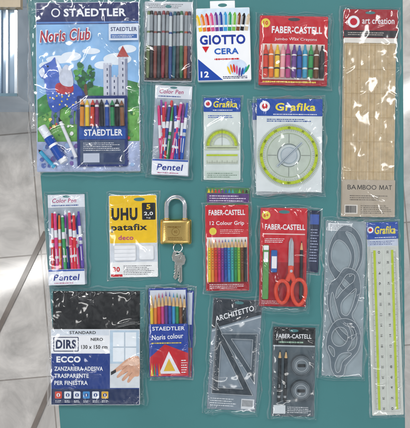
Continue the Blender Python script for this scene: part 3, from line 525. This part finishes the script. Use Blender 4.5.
# ================================================================ Q coloured pencils
def tripack(cx,cy,rot,z0,label,front):
    t=thing('pencil_pack',label,'coloured pencils',cx,cy,rot,z0,'coloured pencil packets'); dx=cx-169.5; dy=cy-331; X=lambda x:x+dx; Y=lambda y:y+dy
    b=MB(); b.slab(X(150.5),Y(288),X(189),Y(375),0,1,M('#18388e'),.2,1); b.rect(X(152),Y(290),X(187.5),Y(322),1.08,M('#d5dbe6'))
    b.build('cardboard_box',t)
    if front:
        for i,c in enumerate(['#e4c32e','#e0812a','#cf352b','#c03a80','#5e3a8a','#2c50a4','#2f93c6','#2f8c52','#7c4d2c','#222226']):
            r=MB(); x=X(153.6+i*3.6); C=M(c,.3); r.rod((x,Y(332),2.9),(x+random.uniform(-.3,.3),Y(291+abs(i-4.5)*.8+random.uniform(-.5,.5)),2.9),[(0,.1,C),(0,1.7,C),(.66,1.7,WD),(.88,.7,C),(1,.1,C)],6); r.build('pencil',t)
        b=MB(); b.slab(X(150.5),Y(323),X(189.2),Y(375),4.7,5,M('#183e9c'),.15,.6); z=5.1; b.text('STAEDTLER',X(170),Y(327.5),32,3.8,z,WH,.02); b.text('Noris colour',X(169),Y(335.5),31,5,z,WH,.015,-3)
        b.poly([(X(151),Y(356)),(X(166),Y(343)),(X(189),Y(352)),(X(189),Y(374.5)),(X(151),Y(374.5))],z,M('#c41a28')); b.poly([(X(160),Y(372)),(X(170),Y(350)),(X(181),Y(372))],z+.06,M('#e9e9ee')); b.poly([(X(164.5),Y(369.5)),(X(170),Y(357)),(X(176),Y(369.5))],z+.12,M('#e0b62f')); b.micro(X(153),Y(340.5),X(187),Y(343),1,z+.2,M('#e8d04a'),.5)
        for k,c in enumerate(['#e4c32e','#2f8c52','#2c50a4','#e0812a']): b.poly([(X(152+k*2.6),Y(374)),(X(154+k*2.6),Y(374)),(X(153+k*2.4),Y(361))],z+.1+k*.01,M(c))
        b.micro(X(182),Y(358),X(188),Y(372),6,z+.1,WH,.4); b.build('box_front',t)
    else:
        b=MB(); b.rect(X(151),Y(345),X(188.5),Y(374.4),1.2,M('#b3262c')); b.micro(X(154),Y(366),X(186),Y(373),2,1.3,WH,.35); b.build('box_front',t)
    bag(t,X(148),Y(284.5),X(191.5),Y(377.5),5.6 if front else 2,17 if front else 18,1.1 if front else .5,'plastic_sleeve',soft=1.3)
tripack(173.5,333,1.5,.1,'pencil box showing only its right edge behind the blue and red pencil box',False)
tripack(168.5,330.5,-1,2.9,'blue and red box of coloured pencils beside the window screen packet',True)
# ================================================================ R set squares
t=thing('set_square_pack','grey set squares on a grey card lettered diagonally in a clear bag','set squares',235,355,3.5,.2)
b=MB(); b.slab(210,299,259,410,0,.6,M('#7f8d98',var=.25,ns=22),.2,1); z=.7; b.poly([(210.4,299.4),(258.6,299.4),(258.6,313),(210.4,330)],z,M('#30373f',var=.35,ns=30)); b.poly(ell(236,302.5,4.5,1.5),z+.06,tm)
b.text('ARCHITETTO',232,313.5,40,5.4,z+.1,WH,.015,-19.5,.1); b.poly([(210.4,331.5),(258.6,314.5),(258.6,316),(210.4,333)],z+.05,M('#c3cbd1')); b.micro(213,398,240,407,4,z,M('#e2e7ea'),.35); b.rect(244,398,257,408,z,M('#d9dde0'))
for i in range(12): b.rect(245+i*.9,399,245.4+i*.9,405.5,z+.06,BK)
b.build('backing_card',t)
SE=M('#dfe6ea',.15,alpha=.8)
b=MB(); A1=[(214,394),(214,322),(255,394)]; A2=[(220,388),(220,344),(245,388)]; b.shape([A1,A2],1,2,M('#3d4850',.08,var=.1,alpha=.45),.12)
for P in (A1,A2):
    for k in range(3): b.path([(*P[k-1],1.95),(*P[k],1.95)],.22,SE,6)
for i in range(56): b.rect(214.5,324+i*1.2,214.5+(2 if i%5==0 else 1.1),324.2+i*1.2,2.08,WH)
b.build('set_square',t)
b=MB(); A1=[(256,332),(256,382),(220,334)]; A2=[(251.5,338),(251.5,368),(230,338.5)]; b.shape([A1,A2],2.3,3.3,M('#4b5963',.08,var=.1,alpha=.45),.12)
for P in (A1,A2):
    for k in range(3): b.path([(*P[k-1],3.25),(*P[k],3.25)],.22,SE,6)
for i in range(34): b.rect(253.6 if i%5==0 else 254.4,334+i*1.2,255.6,334.2+i*1.2,3.38,WH)
b.build('set_square',t)
bag(t,206,295.5,263,415,4.4,19,2.2,wl=14,soft=2,dens=1.3)
# ================================================================ S pencil and sharpener card
t=thing('pencil_and_sharpener_pack','black headed card with two dark pencils and two round grey discs at the bottom','pencils',293,371.5,1.2,.25)
b=MB(); b.slab(272,327,314.5,416,0,.8,M('#525f66',var=.2,ns=40),.2,1); z=.9; b.rect(272.4,327.4,314.1,345,z,M('#101417')); b.poly(ell(293,330.5,4.5,1.4),z+.06,tm); b.text('FABER-CASTELL',293,336,35,4.4,z+.06,WH,.015); b.micro(278,340.5,308,343.6,1,z+.06,M('#9fc0a8'),.5); b.rect(272.4,345,314.1,346.4,z+.06,M('#b7c0c4')); b.micro(288,406,312,413,4,z,WH,.35); b.rect(274,405,286,413.5,z,M('#d8dee0')); b.build('backing_card',t)
for x in (279,285):
    r=MB(); r.rod((x,401,2.6),(x+.3,349,2.6),[(0,.1,BK),(0,1.6,M('#22262a',.25)),(.08,1.6,M('#b4b8ba',.3,.6)),(.12,1.6,M('#1d2124',.25)),(.84,1.6,WD),(.95,.5,BK),(1,.1,BK)],6); r.text('2B',x,385,1.4,3,4.15,M('#cfd3d4'),0); r.build('pencil',t)
for y in (364,389):
    r=MB(); r.rod((300.5,y,1),(300.5,y,5.6),[(0,10,M('#3a4146',.3)),(.8,10,M('#4a5358',.3)),(1,9.2,M('#6d787e',.25)),(1.0,.1,BK)],36); r.ring(300.5,y,5.4,6.0,5.72,M('#aab2b6')); r.rect(296.5,y-1.6,304.5,y+1.6,5.76,M('#23282b'),1); r.ring(300.5,y,8.2,8.6,5.7,M('#2a2f33')); r.build('round_sharpener',t)
bag(t,269,323.5,317.5,419,6.6,20,1.6,soft=1.6)
# ================================================================ light and camera
w=bpy.data.worlds.new('World'); scn.world=w; w.use_nodes=True; nt=w.node_tree; bg=nt.nodes['Background']
tc=nt.nodes.new('ShaderNodeTexCoord'); wv=nt.nodes.new('ShaderNodeTexNoise'); wv.inputs['Scale'].default_value=2.6; wv.inputs['Detail'].default_value=2
rp=nt.nodes.new('ShaderNodeValToRGB'); rp.color_ramp.elements[0].position=.4; rp.color_ramp.elements[0].color=(.2,.22,.25,1); rp.color_ramp.elements[1].position=.62; rp.color_ramp.elements[1].color=(.88,.92,.97,1)  # bright and dark patches added so metal and film have something to reflect
nt.links.new(tc.outputs['Generated'],wv.inputs['Vector']); nt.links.new(wv.outputs['Fac'],rp.inputs[0]); nt.links.new(rp.outputs[0],bg.inputs[0]); bg.inputs[1].default_value=.84
def area(x,y,z,sx,sy,P,rz=0,col=(1,.985,.96)):
    l=bpy.data.lights.new('ceiling_tube','AREA'); l.shape='RECTANGLE'; l.size=sx; l.size_y=sy; l.energy=P; l.color=col
    o=bpy.data.objects.new('ceiling_tube',l); COL.objects.link(o); o.location=(x,y,z); d=Vector((0,0,0))-o.location; o.rotation_euler=d.to_track_quat('-Z','Y').to_euler(); o.rotation_euler.rotate_axis('Z',rz)
area(-.9,1.35,1.9,1.5,.18,24); area(1.55,.9,2.0,.18,1.5,13); area(-1.5,-.5,2.0,.18,1.4,9); area(.5,-1.5,2.0,1.4,.18,6)
cam=bpy.data.cameras.new('camera'); co=bpy.data.objects.new('camera',cam); COL.objects.link(co); co.location=(0,0,H); cam.sensor_fit='HORIZONTAL'; cam.angle=2*math.atan(205*S/H); cam.clip_start=.01; cam.clip_end=50; scn.camera=co
scn.view_settings.view_transform='Standard'; scn.view_settings.look='None'; scn.view_settings.exposure=0
